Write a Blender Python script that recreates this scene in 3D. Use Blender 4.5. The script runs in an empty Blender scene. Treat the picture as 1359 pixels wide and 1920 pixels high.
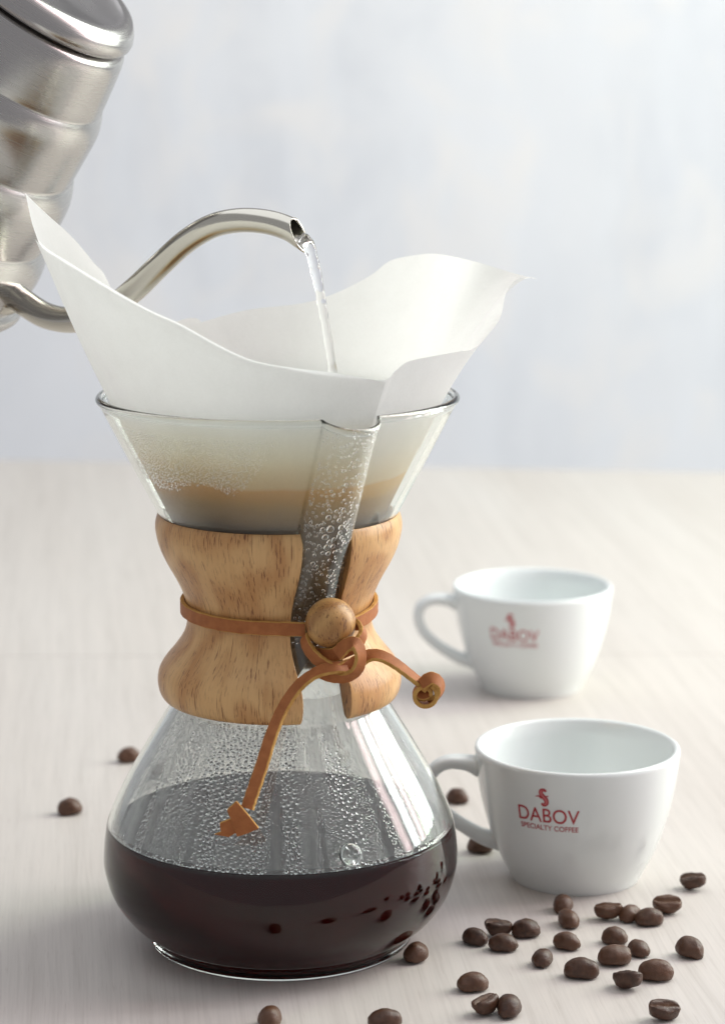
import bpy, bmesh, math, random
import numpy as np
from mathutils import Vector, Matrix, noise as mnoise

# ------------------------------------------------------------------ camera, world, lights
S = bpy.context.scene
COL = S.collection
R = math.radians
F, CH, CD, PITCH, CX = 4738.6, 0.33365, 0.8978, 0.19026, 0.03026   # focal (px of a 1920 high frame), height, distance, pitch, x

cam_d = bpy.data.cameras.new('camera')
cam = bpy.data.objects.new('camera', cam_d)
COL.objects.link(cam)
cam.location = (CX, -CD, CH)
cam.rotation_euler = (math.pi / 2 - PITCH, 0, 0)
cam_d.sensor_fit = 'VERTICAL'
cam_d.sensor_height = 36.0
cam_d.lens = F / 1920 * 36.0
cam_d.clip_start = 0.02
cam_d.clip_end = 50
cam_d.dof.use_dof = True
cam_d.dof.focus_distance = 0.895
cam_d.dof.aperture_fstop = 11.0
S.camera = cam

world = bpy.data.worlds.new('World')
S.world = world
world.use_nodes = True
wb = world.node_tree.nodes['Background']
wb.inputs['Color'].default_value = (0.96, 0.96, 1.0, 1)
wb.inputs['Strength'].default_value = 0.36

def area(name, loc, target, sx, sy, power, color):
    l = bpy.data.lights.new(name, 'AREA')
    l.shape = 'RECTANGLE'
    l.size, l.size_y = sx, sy
    l.energy = power
    l.color = color
    o = bpy.data.objects.new(name, l)
    COL.objects.link(o)
    o.location = loc
    o.rotation_euler = (Vector(target) - Vector(loc)).to_track_quat('-Z', 'Y').to_euler()
    return o

# a tall window to the right of the table, divided into narrow panes
for yy, c, pw in ((-0.10, (1.0, 0.74, 0.76), 4.0), (0.09, (0.95, 0.98, 1.0), 9.5), (0.28, (1.0, 0.80, 0.82), 4.5), (0.47, (0.80, 1.0, 0.74), 9.5), (0.66, (0.97, 0.99, 1.0), 6.0), (0.85, (0.92, 1.0, 0.94), 4.0)):
    area('window_pane_light', (1.02, yy + 0.12, 0.70), (0.05, yy - 0.02, 0.10), 0.125, 1.25, pw * 0.66, c)

# broad soft fill added overhead to brighten table, cups and backdrop
area('overhead_fill', (-0.30, 0.55, 1.9), (-0.05, 0.60, 0), 2.6, 1.8, 12.5, (0.93, 0.955, 1.0))

S.view_settings.view_transform = 'Standard'
S.view_settings.look = 'None'
S.view_settings.gamma = 1
S.view_settings.exposure = 0.32
S.view_settings.use_curve_mapping = False
S.render.engine = 'CYCLES'
S.cycles.use_denoising = True
S.cycles.max_bounces = 24
S.cycles.transmission_bounces = 20
S.cycles.transparent_max_bounces = 24
S.cycles.glossy_bounces = 8
S.cycles.diffuse_bounces = 5
S.cycles.volume_bounces = 5
S.cycles.blur_glossy = 0.6
S.cycles.sample_clamp_indirect = 40.0

rng = random.Random(7)

# ------------------------------------------------------------------ helpers
FWD = Vector((0, math.cos(PITCH), -math.sin(PITCH)))
UPV = Vector((0, math.sin(PITCH), math.cos(PITCH)))
CAMP = Vector((CX, -CD, CH))

def ray(px, py):
    return FWD + Vector((1, 0, 0)) * ((px - 679.5) / F) + UPV * ((960 - py) / F)

def at_y(px, py, Y):
    d = ray(px, py)
    return CAMP + d * ((Y - CAMP.y) / d.y)

def at_z(px, py, Z):
    d = ray(px, py)
    return CAMP + d * ((Z - CAMP.z) / d.z)

def crom(P, n):
    """Catmull-Rom through the tuples of P, n samples per span"""
    P = [np.array(p, float) for p in P]
    Q = [2 * P[0] - P[1]] + P + [2 * P[-1] - P[-2]]
    out = []
    for i in range(1, len(Q) - 2):
        a, b, c, d = Q[i - 1], Q[i], Q[i + 1], Q[i + 2]
        for k in range(n):
            t = k / n
            out.append(0.5 * (2 * b + (c - a) * t + (2 * a - 5 * b + 4 * c - d) * t * t + (3 * b - a - 3 * c + d) * t ** 3))
    out.append(P[-1])
    return out

def mesh_obj(name, verts, faces, mats, parent=None, smooth=True, fmat=None):
    me = bpy.data.meshes.new(name)
    me.from_pydata([tuple(v) for v in verts], [], faces)
    for m in (mats if isinstance(mats, (list, tuple)) else [mats]):
        me.materials.append(m)
    if smooth:
        me.polygons.foreach_set('use_smooth', [True] * len(me.polygons))
    if fmat:
        me.polygons.foreach_set('material_index', fmat)
    me.update()
    o = bpy.data.objects.new(name, me)
    COL.objects.link(o)
    if parent:
        o.parent = parent
    return o

def fix_normals(o):
    bm = bmesh.new()
    bm.from_mesh(o.data)
    bmesh.ops.recalc_face_normals(bm, faces=bm.faces)
    bm.to_mesh(o.data)
    bm.free()
    return o

def empty(name, loc=(0, 0, 0)):
    o = bpy.data.objects.new(name, None)
    COL.objects.link(o)
    o.location = loc
    o.empty_display_size = 0.01
    return o

def tag(o, label=None, cat=None, group=None, kind=None):
    for k, v in (('label', label), ('category', cat), ('group', group), ('kind', kind)):
        if v:
            o[k] = v
    return o

def lathe(name, prof, n, mat, parent=None, thetas=None, disp=None, zdisp=None):
    """closed revolve of (r,z) points; points with r==0 become poles"""
    th = thetas if thetas is not None else [2 * math.pi * i / n for i in range(n)]
    n = len(th)
    V, ring = [], []
    for (r, z) in prof:
        if r < 1e-7:
            ring.append([len(V)]); V.append((0, 0, z))
        else:
            idx = []
            for t in th:
                rr = r + (disp(r, t, z) if disp else 0)
                idx.append(len(V)); V.append((rr * math.sin(t), -rr * math.cos(t), z + (zdisp(r, t, z) if zdisp else 0)))
            ring.append(idx)
    Fc = []
    for a, b in zip(ring, ring[1:]):
        for i in range(n):
            j = (i + 1) % n
            if len(a) == 1 and len(b) == 1: continue
            if len(a) == 1: Fc.append((a[0], b[j], b[i]))
            elif len(b) == 1: Fc.append((a[i], a[j], b[0]))
            else: Fc.append((a[i], a[j], b[j], b[i]))
    return fix_normals(mesh_obj(name, V, Fc, mat, parent))

def tube(name, pts, radii, mat, parent=None, seg=24, caps=True, inner=None):
    pts = [Vector(p) for p in pts]
    V, Fc = [], []
    up = Vector((0.13, 0.31, 0.94)).normalized()
    prev = None
    n = len(pts)
    rings = []
    for i, p in enumerate(pts):
        t = (pts[min(i + 1, n - 1)] - pts[max(i - 1, 0)]).normalized()
        if prev is None:
            a = t.cross(up).normalized()
        else:
            a = (prev - t * prev.dot(t)).normalized()
        prev = a
        b = t.cross(a)
        ring = []
        for k in range(seg):
            w = 2 * math.pi * k / seg
            ring.append(len(V)); V.append(p + (a * math.cos(w) + b * math.sin(w)) * radii[i])
        rings.append(ring)
    for A, B in zip(rings, rings[1:]):
        for k in range(seg):
            Fc.append((A[k], A[(k + 1) % seg], B[(k + 1) % seg], B[k]))
    if caps:
        Fc.append(tuple(rings[0])); Fc.append(tuple(reversed(rings[-1])))
    return fix_normals(mesh_obj(name, V, Fc, mat, parent))

# ------------------------------------------------------------------ materials
def new_mat(name):
    m = bpy.data.materials.new(name)
    m.use_nodes = True
    nt = m.node_tree
    return m, nt, nt.nodes['Principled BSDF'], nt.nodes['Material Output']

class NB:
    """tiny node builder"""
    def __init__(s, nt): s.nt = nt
    def n(s, typ, **kw):
        x = s.nt.nodes.new(typ)
        for k, v in kw.items(): setattr(x, k, v)
        return x
    def link(s, a, b): s.nt.links.new(a, b)
    def coord(s, which='Object'): return s.n('ShaderNodeTexCoord').outputs[which]
    def mapping(s, src, scale=(1, 1, 1), rot=(0, 0, 0), loc=(0, 0, 0)):
        m = s.n('ShaderNodeMapping')
        m.inputs['Scale'].default_value = scale; m.inputs['Rotation'].default_value = rot; m.inputs['Location'].default_value = loc
        s.link(src, m.inputs['Vector']); return m.outputs[0]
    def noise(s, vec, scale=5, detail=4, rough=0.55, dist=0.0):
        x = s.n('ShaderNodeTexNoise')
        x.inputs['Scale'].default_value = scale; x.inputs['Detail'].default_value = detail
        x.inputs['Roughness'].default_value = rough; x.inputs['Distortion'].default_value = dist
        s.link(vec, x.inputs['Vector']); return x.outputs['Fac']
    def ramp(s, fac, stops, interp='LINEAR'):
        x = s.n('ShaderNodeValToRGB')
        x.color_ramp.interpolation = interp
        e = x.color_ramp.elements
        while len(e) < len(stops): e.new(0.5)
        for el, (p, c) in zip(e, stops):
            el.position = p; el.color = c if len(c) == 4 else (*c, 1)
        s.link(fac, x.inputs['Fac']); return x.outputs['Color']
    def math(s, op, a, b=None, c=None, clamp=False):
        x = s.n('ShaderNodeMath', operation=op, use_clamp=clamp)
        for i, v in enumerate((a, b, c)):
            if v is None: continue
            if isinstance(v, (int, float)): x.inputs[i].default_value = v
            else: s.link(v, x.inputs[i])
        return x.outputs[0]
    def mix(s, fac, a, b, blend='MIX'):
        x = s.n('ShaderNodeMix', data_type='RGBA', blend_type=blend)
        for sock, v in ((x.inputs[0], fac), (x.inputs[6], a), (x.inputs[7], b)):
            if isinstance(v, (int, float)): sock.default_value = v
            elif isinstance(v, tuple): sock.default_value = v if len(v) == 4 else (*v, 1)
            else: s.link(v, sock)
        return x.outputs[2]
    def sep(s, vec):
        x = s.n('ShaderNodeSeparateXYZ'); s.link(vec, x.inputs[0]); return x.outputs
    def comb(s, x_, y_, z_):
        x = s.n('ShaderNodeCombineXYZ')
        for i, v in enumerate((x_, y_, z_)):
            if isinstance(v, (int, float)): x.inputs[i].default_value = v
            else: s.link(v, x.inputs[i])
        return x.outputs[0]
    def maprange(s, v, a, b, c=0.0, d=1.0, smooth=False):
        x = s.n('ShaderNodeMapRange')
        if smooth: x.interpolation_type = 'SMOOTHSTEP'
        s.link(v, x.inputs[0])
        for i, q in enumerate((a, b, c, d)): x.inputs[i + 1].default_value = q
        return x.outputs[0]
    def bump(s, h, strength=0.3, dist=0.001):
        x = s.n('ShaderNodeBump'); x.inputs['Strength'].default_value = strength; x.inputs['Distance'].default_value = dist
        s.link(h, x.inputs['Height']); return x.outputs[0]

def mat_glass(name, ior, color=(1, 1, 1), rough=0.0):
    m, nt, p, out = new_mat(name)
    nt.nodes.remove(p)
    g = nt.nodes.new('ShaderNodeBsdfGlass')
    g.inputs['IOR'].default_value = ior
    g.inputs['Roughness'].default_value = rough
    g.inputs['Color'].default_value = (*color, 1)
    nt.links.new(g.outputs[0], out.inputs['Surface'])
    return m

M_GLASS = mat_glass('borosilicate_glass', 1.47, (0.985, 0.995, 0.985))
M_WATER = mat_glass('water', 1.33)

def mat_coffee(name, ior):
    m, nt, p, out = new_mat(name)
    nt.nodes.remove(p)
    g = nt.nodes.new('ShaderNodeBsdfGlass'); g.inputs['IOR'].default_value = ior
    v = nt.nodes.new('ShaderNodeVolumeAbsorption')
    v.inputs['Color'].default_value = (0.80, 0.20, 0.20, 1); v.inputs['Density'].default_value = 200
    sc_ = nt.nodes.new('ShaderNodeVolumeScatter')
    sc_.inputs['Color'].default_value = (0.90, 0.32, 0.35, 1); sc_.inputs['Density'].default_value = 4.0
    ad = nt.nodes.new('ShaderNodeAddShader')
    nt.links.new(v.outputs[0], ad.inputs[0]); nt.links.new(sc_.outputs[0], ad.inputs[1])
    nt.links.new(g.outputs[0], out.inputs['Surface']); nt.links.new(ad.outputs[0], out.inputs['Volume'])
    return m
M_COFFEE = mat_coffee('brewed_coffee', 1.34)                       # open surface
M_COFFEE_WALL = mat_coffee('coffee_against_glass', 1.34 / 1.47)    # where the coffee wets the glass
def mat_clear():
    m, nt, p, out = new_mat('wetted_glass_inside')
    nt.nodes.remove(p)
    t = nt.nodes.new('ShaderNodeBsdfTransparent')
    nt.links.new(t.outputs[0], out.inputs['Surface'])
    return m
M_CLEAR = mat_clear()

def mat_table():
    m, nt, p, out = new_mat('pale_wood_veneer')
    b = NB(nt)
    c = b.mapping(b.coord(), rot=(0, 0, R(-6.4)))
    warp = b.noise(b.mapping(c, (2.0, 0.6, 1)), 3, 3)
    x, y, z = b.sep(c)
    xx = b.math('ADD', x, b.math('MULTIPLY', warp, 0.02))
    v = b.comb(xx, b.math('MULTIPLY', y, 0.018), 0)
    fine = b.noise(v, 900, 4, 0.6)
    mid = b.noise(v, 190, 3, 0.55)
    wide = b.noise(b.mapping(c, (5, 0.7, 1)), 2.2, 3)
    base = b.ramp(wide, [(0.3, (0.535, 0.492, 0.455)), (0.7, (0.590, 0.553, 0.520))])
    k = b.math('ADD', b.math('MULTIPLY', fine, 0.55), b.math('MULTIPLY', mid, 0.45))
    dark = b.ramp(k, [(0.34, (0.87, 0.862, 0.855)), (0.50, (0.98, 0.98, 0.98)), (0.66, (1.05, 1.045, 1.04))])
    col = b.mix(1.0, base, dark, 'MULTIPLY')
    pores = b.noise(b.comb(b.math('MULTIPLY', xx, 2.2), b.math('MULTIPLY', y, 0.09), 0.3), 620, 2, 0.5)
    pm = b.maprange(pores, 0.62, 0.72, 0, 0.24)
    col = b.mix(pm, col, (0.34, 0.28, 0.25))
    b.link(col, p.inputs['Base Color'])
    p.inputs['Roughness'].default_value = 0.42
    p.inputs['Specular IOR Level'].default_value = 0.35
    b.link(b.bump(k, 0.10, 0.0005), p.inputs['Normal'])
    return m
M_TABLE = mat_table()

def mat_backdrop():
    m, nt, p, out = new_mat('painted_backdrop')
    b = NB(nt)
    c = b.coord()
    big = b.noise(b.mapping(c, (3, 3, 2.2), rot=(0, R(25), 0)), 1.6, 4, 0.55, 0.6)
    str_ = b.noise(b.mapping(c, (14, 14, 3.2), rot=(0, R(32), 0)), 1.5, 5, 0.6, 0.3)
    pat = b.noise(b.mapping(c, (5, 5, 4), loc=(3, 0, 1)), 2.2, 3, 0.5, 1.0)
    col = b.ramp(big, [(0.32, (0.66, 0.675, 0.725)), (0.50, (0.735, 0.745, 0.785)), (0.68, (0.775, 0.78, 0.815))])
    col = b.mix(b.maprange(str_, 0.45, 0.70, 0, 0.65), col, (0.77, 0.785, 0.83))
    col = b.mix(b.maprange(pat, 0.52, 0.70, 0, 0.60), col, (0.815, 0.79, 0.785))
    b.link(col, p.inputs['Base Color'])
    p.inputs['Roughness'].default_value = 0.8
    return m
M_BACK = mat_backdrop()

def mat_wood(name, c1, c2, pore, scale=1.0, axis_rot=(0, 0, 0)):
    m, nt, p, out = new_mat(name)
    b = NB(nt)
    c = b.mapping(b.coord(), (scale,) * 3, rot=axis_rot)
    if axis_rot == (0, 0, 0):
        x, y, z = b.sep(c)
        ang = b.math('ARCTAN2', x, b.math('MULTIPLY', y, -1))
        rad = b.math('SQRT', b.math('ADD', b.math('MULTIPLY', x, x), b.math('MULTIPLY', y, y)))
        pc_ = b.comb(b.math('MULTIPLY', ang, 0.040), b.math('MULTIPLY', rad, 0.16), z)
    else:
        pc_ = c
    ringsrc = b.noise(b.mapping(c, (22, 22, 14)), 1.0, 2, 0.5)
    rings = b.n('ShaderNodeMath', operation='SINE')
    b.link(b.math('MULTIPLY', ringsrc, 46.0), rings.inputs[0])
    ring = b.maprange(rings.outputs[0], -1, 1)
    streak = b.noise(b.mapping(pc_, (620, 520, 18)), 1.0, 4, 0.65)
    t = b.math('ADD', b.math('MULTIPLY', ring, 0.42), b.math('MULTIPLY', streak, 0.58))
    col = b.ramp(t, [(0.25, c1), (0.75, c2)])
    po = b.noise(b.mapping(pc_, (2600, 1500, 230)), 1.0, 2, 0.5)
    pm = b.maprange(po, 0.595, 0.65, 0, 1)
    band = b.maprange(ring, 0.0, 0.8, 1.0, 0.30)
    col = b.mix(b.math('MULTIPLY', pm, band), col, pore)
    po2 = b.noise(b.mapping(pc_, (1700, 1500, 75), loc=(4, 2, 1)), 1.0, 2, 0.5)
    pm2 = b.maprange(po2, 0.625, 0.69, 0, 0.75)
    col = b.mix(pm2, col, pore)
    b.link(col, p.inputs['Base Color'])
    p.inputs['Roughness'].default_value = 0.36
    p.inputs['Specular IOR Level'].default_value = 0.4
    h = b.math('SUBTRACT', 1.0, b.math('MAXIMUM', pm, pm2))
    b.link(b.bump(h, 0.25, 0.0004), p.inputs['Normal'])
    return m
M_COLLAR = mat_wood('turned_hardwood', (0.52, 0.265, 0.098), (0.69, 0.425, 0.185), (0.19, 0.070, 0.027))
M_BEAD = mat_wood('bead_wood', (0.36, 0.175, 0.058), (0.54, 0.31, 0.115), (0.12, 0.045, 0.018), 1.0, (R(8), R(75), 0))

def mat_leather(name, col1, col2, rough, bs):
    m, nt, p, out = new_mat(name)
    b = NB(nt)
    c = b.coord()
    n1 = b.noise(c, 260, 4, 0.6)
    n2 = b.noise(c, 2600, 3, 0.6)
    b.link(b.ramp(n1, [(0.3, col1), (0.7, col2)]), p.inputs['Base Color'])
    p.inputs['Roughness'].default_value = rough
    p.inputs['Specular IOR Level'].default_value = 0.3
    b.link(b.bump(n2, bs, 0.0004), p.inputs['Normal'])
    return m
M_LEATHER = mat_leather('tan_leather', (0.32, 0.105, 0.030), (0.43, 0.155, 0.048), 0.55, 0.35)
M_LEDGE = mat_leather('raw_leather_edge', (0.44, 0.22, 0.055), (0.60, 0.35, 0.10), 0.8, 0.6)

def mat_steel():
    m, nt, p, out = new_mat('brushed_steel')
    b = NB(nt)
    c = b.coord()
    n = b.noise(b.mapping(c, (60, 60, 2500)), 1, 3)
    p.inputs['Base Color'].default_value = (0.41, 0.395, 0.385, 1)
    p.inputs['Metallic'].default_value = 1
    b.link(b.maprange(n, 0.3, 0.7, 0.20, 0.30), p.inputs['Roughness'])
    return m
M_STEEL = mat_steel()

def mat_simple(name, col, rough, spec=0.5, metal=0, coat=0):
    m, nt, p, out = new_mat(name)
    p.inputs['Base Color'].default_value = (*col, 1)
    p.inputs['Roughness'].default_value = rough
    p.inputs['Specular IOR Level'].default_value = spec
    p.inputs['Metallic'].default_value = metal
    p.inputs['Coat Weight'].default_value = coat
    return m
M_TUBE = mat_simple('polished_steel', (0.55, 0.53, 0.47), 0.20, 0.5, 1)
M_DARK = mat_simple('dark_seam', (0.05, 0.045, 0.04), 0.5)
M_LID = mat_simple('lid_steel', (0.50, 0.42, 0.38), 0.2, 0.5, 1)
M_RED = mat_simple('red_print', (0.42, 0.035, 0.045), 0.35)
M_PINK = mat_simple('pink_print', (0.60, 0.17, 0.18), 0.35)

def mat_china():
    m, nt, p, out = new_mat('glazed_china')
    b = NB(nt)
    n = b.noise(b.coord(), 18, 3)
    b.link(b.ramp(n, [(0.3, (0.735, 0.775, 0.77)), (0.7, (0.765, 0.80, 0.795))]), p.inputs['Base Color'])
    p.inputs['Roughness'].default_value = 0.22
    p.inputs['Coat Weight'].default_value = 0.35
    p.inputs['Coat Roughness'].default_value = 0.06
    return m
M_CHINA = mat_china()

def mat_bean():
    m, nt, p, out = new_mat('roasted_bean')
    b = NB(nt)
    c = b.coord()
    oi = b.n('ShaderNodeObjectInfo').outputs['Random']
    n = b.noise(c, 420, 5, 0.6)
    n2 = b.noise(c, 1900, 4, 0.65)
    col = b.ramp(n, [(0.3, (0.030, 0.0135, 0.0085)), (0.7, (0.088, 0.040, 0.023))])
    col = b.mix(b.math('MULTIPLY', oi, 0.55), col, (0.150, 0.070, 0.036))
    sx, sy, sz = b.sep(c)
    at = b.n('ShaderNodeAttribute'); at.attribute_name = 'crease'
    col = b.mix(b.math('MULTIPLY', at.outputs['Fac'], 0.75), col, (0.26, 0.145, 0.075))
    b.link(col, p.inputs['Base Color'])
    p.inputs['Roughness'].default_value = 0.40
    p.inputs['Specular IOR Level'].default_value = 0.42
    hh = b.math('ADD', b.math('MULTIPLY', n, 0.6), b.math('MULTIPLY', n2, 0.4))
    b.link(b.bump(hh, 0.65, 0.0006), p.inputs['Normal'])
    return m
M_BEAN = mat_bean()

def mat_paper():
    m, nt, p, out = new_mat('filter_paper')
    nt.nodes.remove(p)
    b = NB(nt)
    c = b.coord()
    x, y, z = b.sep(c)
    wob = b.noise(b.mapping(c, (30, 30, 18)), 1.0, 3, 0.5)
    zw = b.math('ADD', z, b.math('MULTIPLY', b.math('SUBTRACT', wob, 0.5), 0.006))
    # dry white above, damp cream, then coffee stained down to grey brown at the collar
    t = b.maprange(zw, 0.155, 0.205)
    fx = b.noise(c, 1200, 3, 0.6)
    def q(h): return (h - 0.155) / 0.05
    stain = b.ramp(t, [(q(0.157), (0.26, 0.205, 0.150)), (q(0.163), (0.22, 0.155, 0.092)), (q(0.168), (0.46, 0.305, 0.145)), (q(0.1740), (0.68, 0.435, 0.165)),
                       (q(0.1776), (0.78, 0.53, 0.23)), (q(0.1790), (0.82, 0.69, 0.46)), (q(0.190), (0.85, 0.815, 0.71)), (q(0.203), (0.895, 0.90, 0.885))])
    cl = b.noise(b.mapping(c, (160, 160, 90)), 1.0, 5, 0.65)
    stain = b.mix(0.10, stain, b.ramp(cl, [(0.3, (0.72, 0.71, 0.69)), (0.7, (1, 1, 1))]), 'MULTIPLY')
    col = b.mix(0.06, stain, b.ramp(fx, [(0.3, (0.5, 0.5, 0.5)), (0.7, (1, 1, 1))]), 'MULTIPLY')
    d = b.n('ShaderNodeBsdfDiffuse'); tr = b.n('ShaderNodeBsdfTranslucent')
    b.link(col, d.inputs[0]); b.link(col, tr.inputs[0])
    mx = b.n('ShaderNodeMixShader')
    b.link(b.maprange(zw, 0.166, 0.188, 0.10, 0.54), mx.inputs[0])
    b.link(d.outputs[0], mx.inputs[1]); b.link(tr.outputs[0], mx.inputs[2])
    fib = b.noise(c, 700, 4, 0.7)
    nb = b.bump(b.math('ADD', fib, b.math('MULTIPLY', cl, 1.5)), 0.22, 0.0005)
    b.link(nb, d.inputs['Normal'])
    b.link(mx.outputs[0], out.inputs['Surface'])
    return m
M_PAPER = mat_paper()
M_GROUNDS = mat_simple('wet_grounds', (0.22, 0.125, 0.062), 0.6)

def mat_film():
    m, nt, p, out = new_mat('condensation_mist')
    nt.nodes.remove(p)
    b = NB(nt)
    c = b.coord()
    x, y, z = b.sep(c)
    ang = b.math('ARCTAN2', x, b.math('MULTIPLY', y, -1))
    st = b.noise(b.comb(b.math('MULTIPLY', ang, 7.0), b.math('MULTIPLY', z, 22), 0), 1.4, 5, 0.55)
    fog = b.maprange(st, 0.30, 0.70, 0.17, 0.44)
    # the mist is thicker towards the neck
    fog = b.math('MULTIPLY', fog, b.maprange(z, 0.046, 0.088, 0.95, 1.1))
    tp = b.n('ShaderNodeBsdfTransparent')
    d = b.n('ShaderNodeBsdfDiffuse'); d.inputs[0].default_value = (0.94, 0.93, 0.95, 1)
    tl = b.n('ShaderNodeBsdfTranslucent'); tl.inputs[0].default_value = (0.94, 0.93, 0.95, 1)
    dd = b.n('ShaderNodeMixShader'); dd.inputs[0].default_value = 0.65
    b.link(d.outputs[0], dd.inputs[1]); b.link(tl.outputs[0], dd.inputs[2])
    mx = b.n('ShaderNodeMixShader')
    b.link(fog, mx.inputs[0]); b.link(tp.outputs[0], mx.inputs[1]); b.link(dd.outputs[0], mx.inputs[2])
    b.link(mx.outputs[0], out.inputs['Surface'])
    return m
M_FILM = mat_film()

# ------------------------------------------------------------------ setting: table and backdrop
def slab(name, poly, z0, z1, mat, parent=None, bev=0.0008):
    bm = bmesh.new()
    lo = [bm.verts.new((x, y, z0)) for x, y in poly]
    hi = [bm.verts.new((x, y, z1)) for x, y in poly]
    n = len(poly)
    bm.faces.new(list(reversed(lo))); bm.faces.new(hi)
    for i in range(n):
        bm.faces.new((lo[i], lo[(i + 1) % n], hi[(i + 1) % n], hi[i]))
    bmesh.ops.recalc_face_normals(bm, faces=bm.faces)
    if bev:
        bmesh.ops.bevel(bm, geom=list(bm.edges), offset=bev, segments=2, profile=0.5, affect='EDGES')
    me = bpy.data.meshes.new(name); bm.to_mesh(me); bm.free()
    me.materials.append(mat)
    o = bpy.data.objects.new(name, me); COL.objects.link(o)
    if parent: o.parent = parent
    return o

table = slab('table', [(-1.0, -0.20), (1.0, -0.20), (1.0, 0.90), (-1.0, 1.10)], -0.045, -0.0185, M_TABLE)
tag(table, 'pale whitish wooden table with fine lengthwise grain', kind='structure')
seam = 0.4275
slab('board', [(-1.02, -0.22), (1.02, -0.22), (1.02, seam + 0.013), (-1.02, seam - 0.017)], -0.018, 0.0, M_TABLE, table, 0.0005)
slab('board', [(-1.02, seam - 0.0163), (1.02, seam + 0.0137), (1.02, 0.9245), (-1.02, 1.1265)], -0.018, 0.0, M_TABLE, table, 0.0005)
back = slab('backdrop', [(-1.6, 1.58), (1.6, 1.38), (1.6, 1.40), (-1.6, 1.60)], -0.8, 0.44, M_BACK, None, 0.002)
tag(back, 'pale blue grey painted backdrop behind the table', kind='structure')

# ------------------------------------------------------------------ the glass coffee maker
AZ = R(24.5)          # direction of the pouring channel, from the camera side towards the right
maker = empty('coffee_maker')
tag(maker, 'hourglass glass pour over coffee maker with wooden collar and leather tie', 'coffee maker')

OUT = [(0.0475, 0.0), (0.0484, 0.0008), (0.0487, 0.0024), (0.0494, 0.0042), (0.0525, 0.0068), (0.0575, 0.0115), (0.0622, 0.0185), (0.0648, 0.0265), (0.0654, 0.0335),
       (0.0636, 0.0461), (0.0577, 0.0595), (0.0502, 0.0727), (0.0395, 0.0905), (0.0335, 0.1010), (0.0287, 0.1110), (0.0266, 0.1205),
       (0.0277, 0.1295), (0.0324, 0.1397), (0.0430, 0.1604), (0.0523, 0.1785), (0.0630, 0.1995), (0.0642, 0.2016)]
outer = [tuple(p) for p in crom(OUT, 6)]
def offset_prof(P, t):
    q = []
    for i, (r, z) in enumerate(P):
        a = P[max(i - 1, 0)]; c = P[min(i + 1, len(P) - 1)]
        dr, dz = c[0] - a[0], c[1] - a[1]
        l = math.hypot(dr, dz)
        q.append((r - t * dz / l, z + t * dr / l))
    return q
WALL = 0.0018
inn_full = [p for p in offset_prof(outer, WALL)]
inner = [p for p in inn_full if p[1] > 0.0048 and p[1] < 0.2010]
inner = [(0.0, 0.0046), (0.020, 0.0042), (0.036, 0.0030), (0.0455, 0.0028)] + [p for p in inner if p[0] > 0.0235]
kz = next(i for i, p in enumerate(inner) if i > 3 and p[1] > 0.0440)
a_, b_ = inner[kz - 1], inner[kz]
f_ = (0.0440 - a_[1]) / (b_[1] - a_[1])
inner.insert(kz, (a_[0] + (b_[0] - a_[0]) * f_, 0.0440))
# rim bead
tipo, tipi = outer[-1], inner[-1]
bc = ((tipo[0] + tipi[0]) / 2 + 0.0010, 0.2028)
bead_pts = []
for k in range(9):
    a = R(-30 + 230 * k / 8)
    bead_pts.append((bc[0] + 0.00135 * math.cos(a), bc[1] + 0.00135 * math.sin(a)))
profile = [(0.0, 0.0018), (0.030, 0.0014), (0.0440, 0.0006)] + outer + bead_pts + list(reversed(inner))

IR = np.array([p[0] for p in inner[3:]]); IZ = np.array([p[1] for p in inner[3:]])
def r_in(z):
    return float(np.interp(z, IZ, IR))
def sstep(a, b, x):
    t = min(max((x - a) / (b - a), 0), 1)
    return t * t * (3 - 2 * t)
def channel(r, t, z):
    d = (t - AZ + math.pi) % (2 * math.pi) - math.pi
    if abs(d) > math.pi / 2: return 0.0
    u = abs(r * math.sin(d)) / 0.0101
    if u >= 1: return 0.0
    B = (0.0072 + 0.0014 * sstep(0.175, 0.204, z)) * sstep(0.086, 0.112, z)
    return B * (1 - u * u) ** 0.72
def lip(r, t, z):
    return -0.30 * channel(r, t, z) * sstep(0.188, 0.203, z)
dense = [AZ + R(-36 + 72 * i / 110) for i in range(111)]
rest = [AZ + R(36) + R(288) * i / 150 for i in range(1, 150)]
TH = dense + rest
ZC = 0.0440
vessel = lathe('glass_vessel', profile, 0, [M_GLASS, M_CLEAR], maker, TH, channel, lip)
for pl in vessel.data.polygons:      # the inner wall under the coffee line is wetted: the coffee's own surface is the interface there
    zz = [vessel.data.vertices[i].co for i in pl.vertices]
    cz = sum(v.z for v in zz) / len(zz); cr_ = sum(math.hypot(v.x, v.y) for v in zz) / len(zz)
    if max(v.z for v in zz) <= ZC + 1e-4 and cz > 0.0022 and (cr_ < 0.0400 or cr_ < r_in(cz) + 0.0007): pl.material_index = 1
# small blown glass button on the flask
bp = at_y(661, 1606, -0.060)
def button():
    bmx = bmesh.new()
    bmesh.ops.create_uvsphere(bmx, u_segments=24, v_segments=14, radius=0.0042)
    me = bpy.data.meshes.new('glass_button')
    th = math.atan2(bp.x, -bp.y)
    nrm = Vector((math.sin(th), -math.cos(th), 0.35)).normalized()
    mtx = nrm.to_track_quat('Z', 'Y').to_matrix().to_4x4()
    rr = 0.0640
    bmesh.ops.scale(bmx, vec=(1, 1, 0.62), verts=bmx.verts)
    bmesh.ops.transform(bmx, matrix=Matrix.Translation((rr * math.sin(th) , -rr * math.cos(th), bp.z)) @ mtx, verts=bmx.verts)
    for f in bmx.faces: f.smooth = True
    bmx.to_mesh(me); bmx.free(); me.materials.append(M_GLASS)
    o = bpy.data.objects.new('glass_button', me); COL.objects.link(o); o.parent = maker
button()

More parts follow.
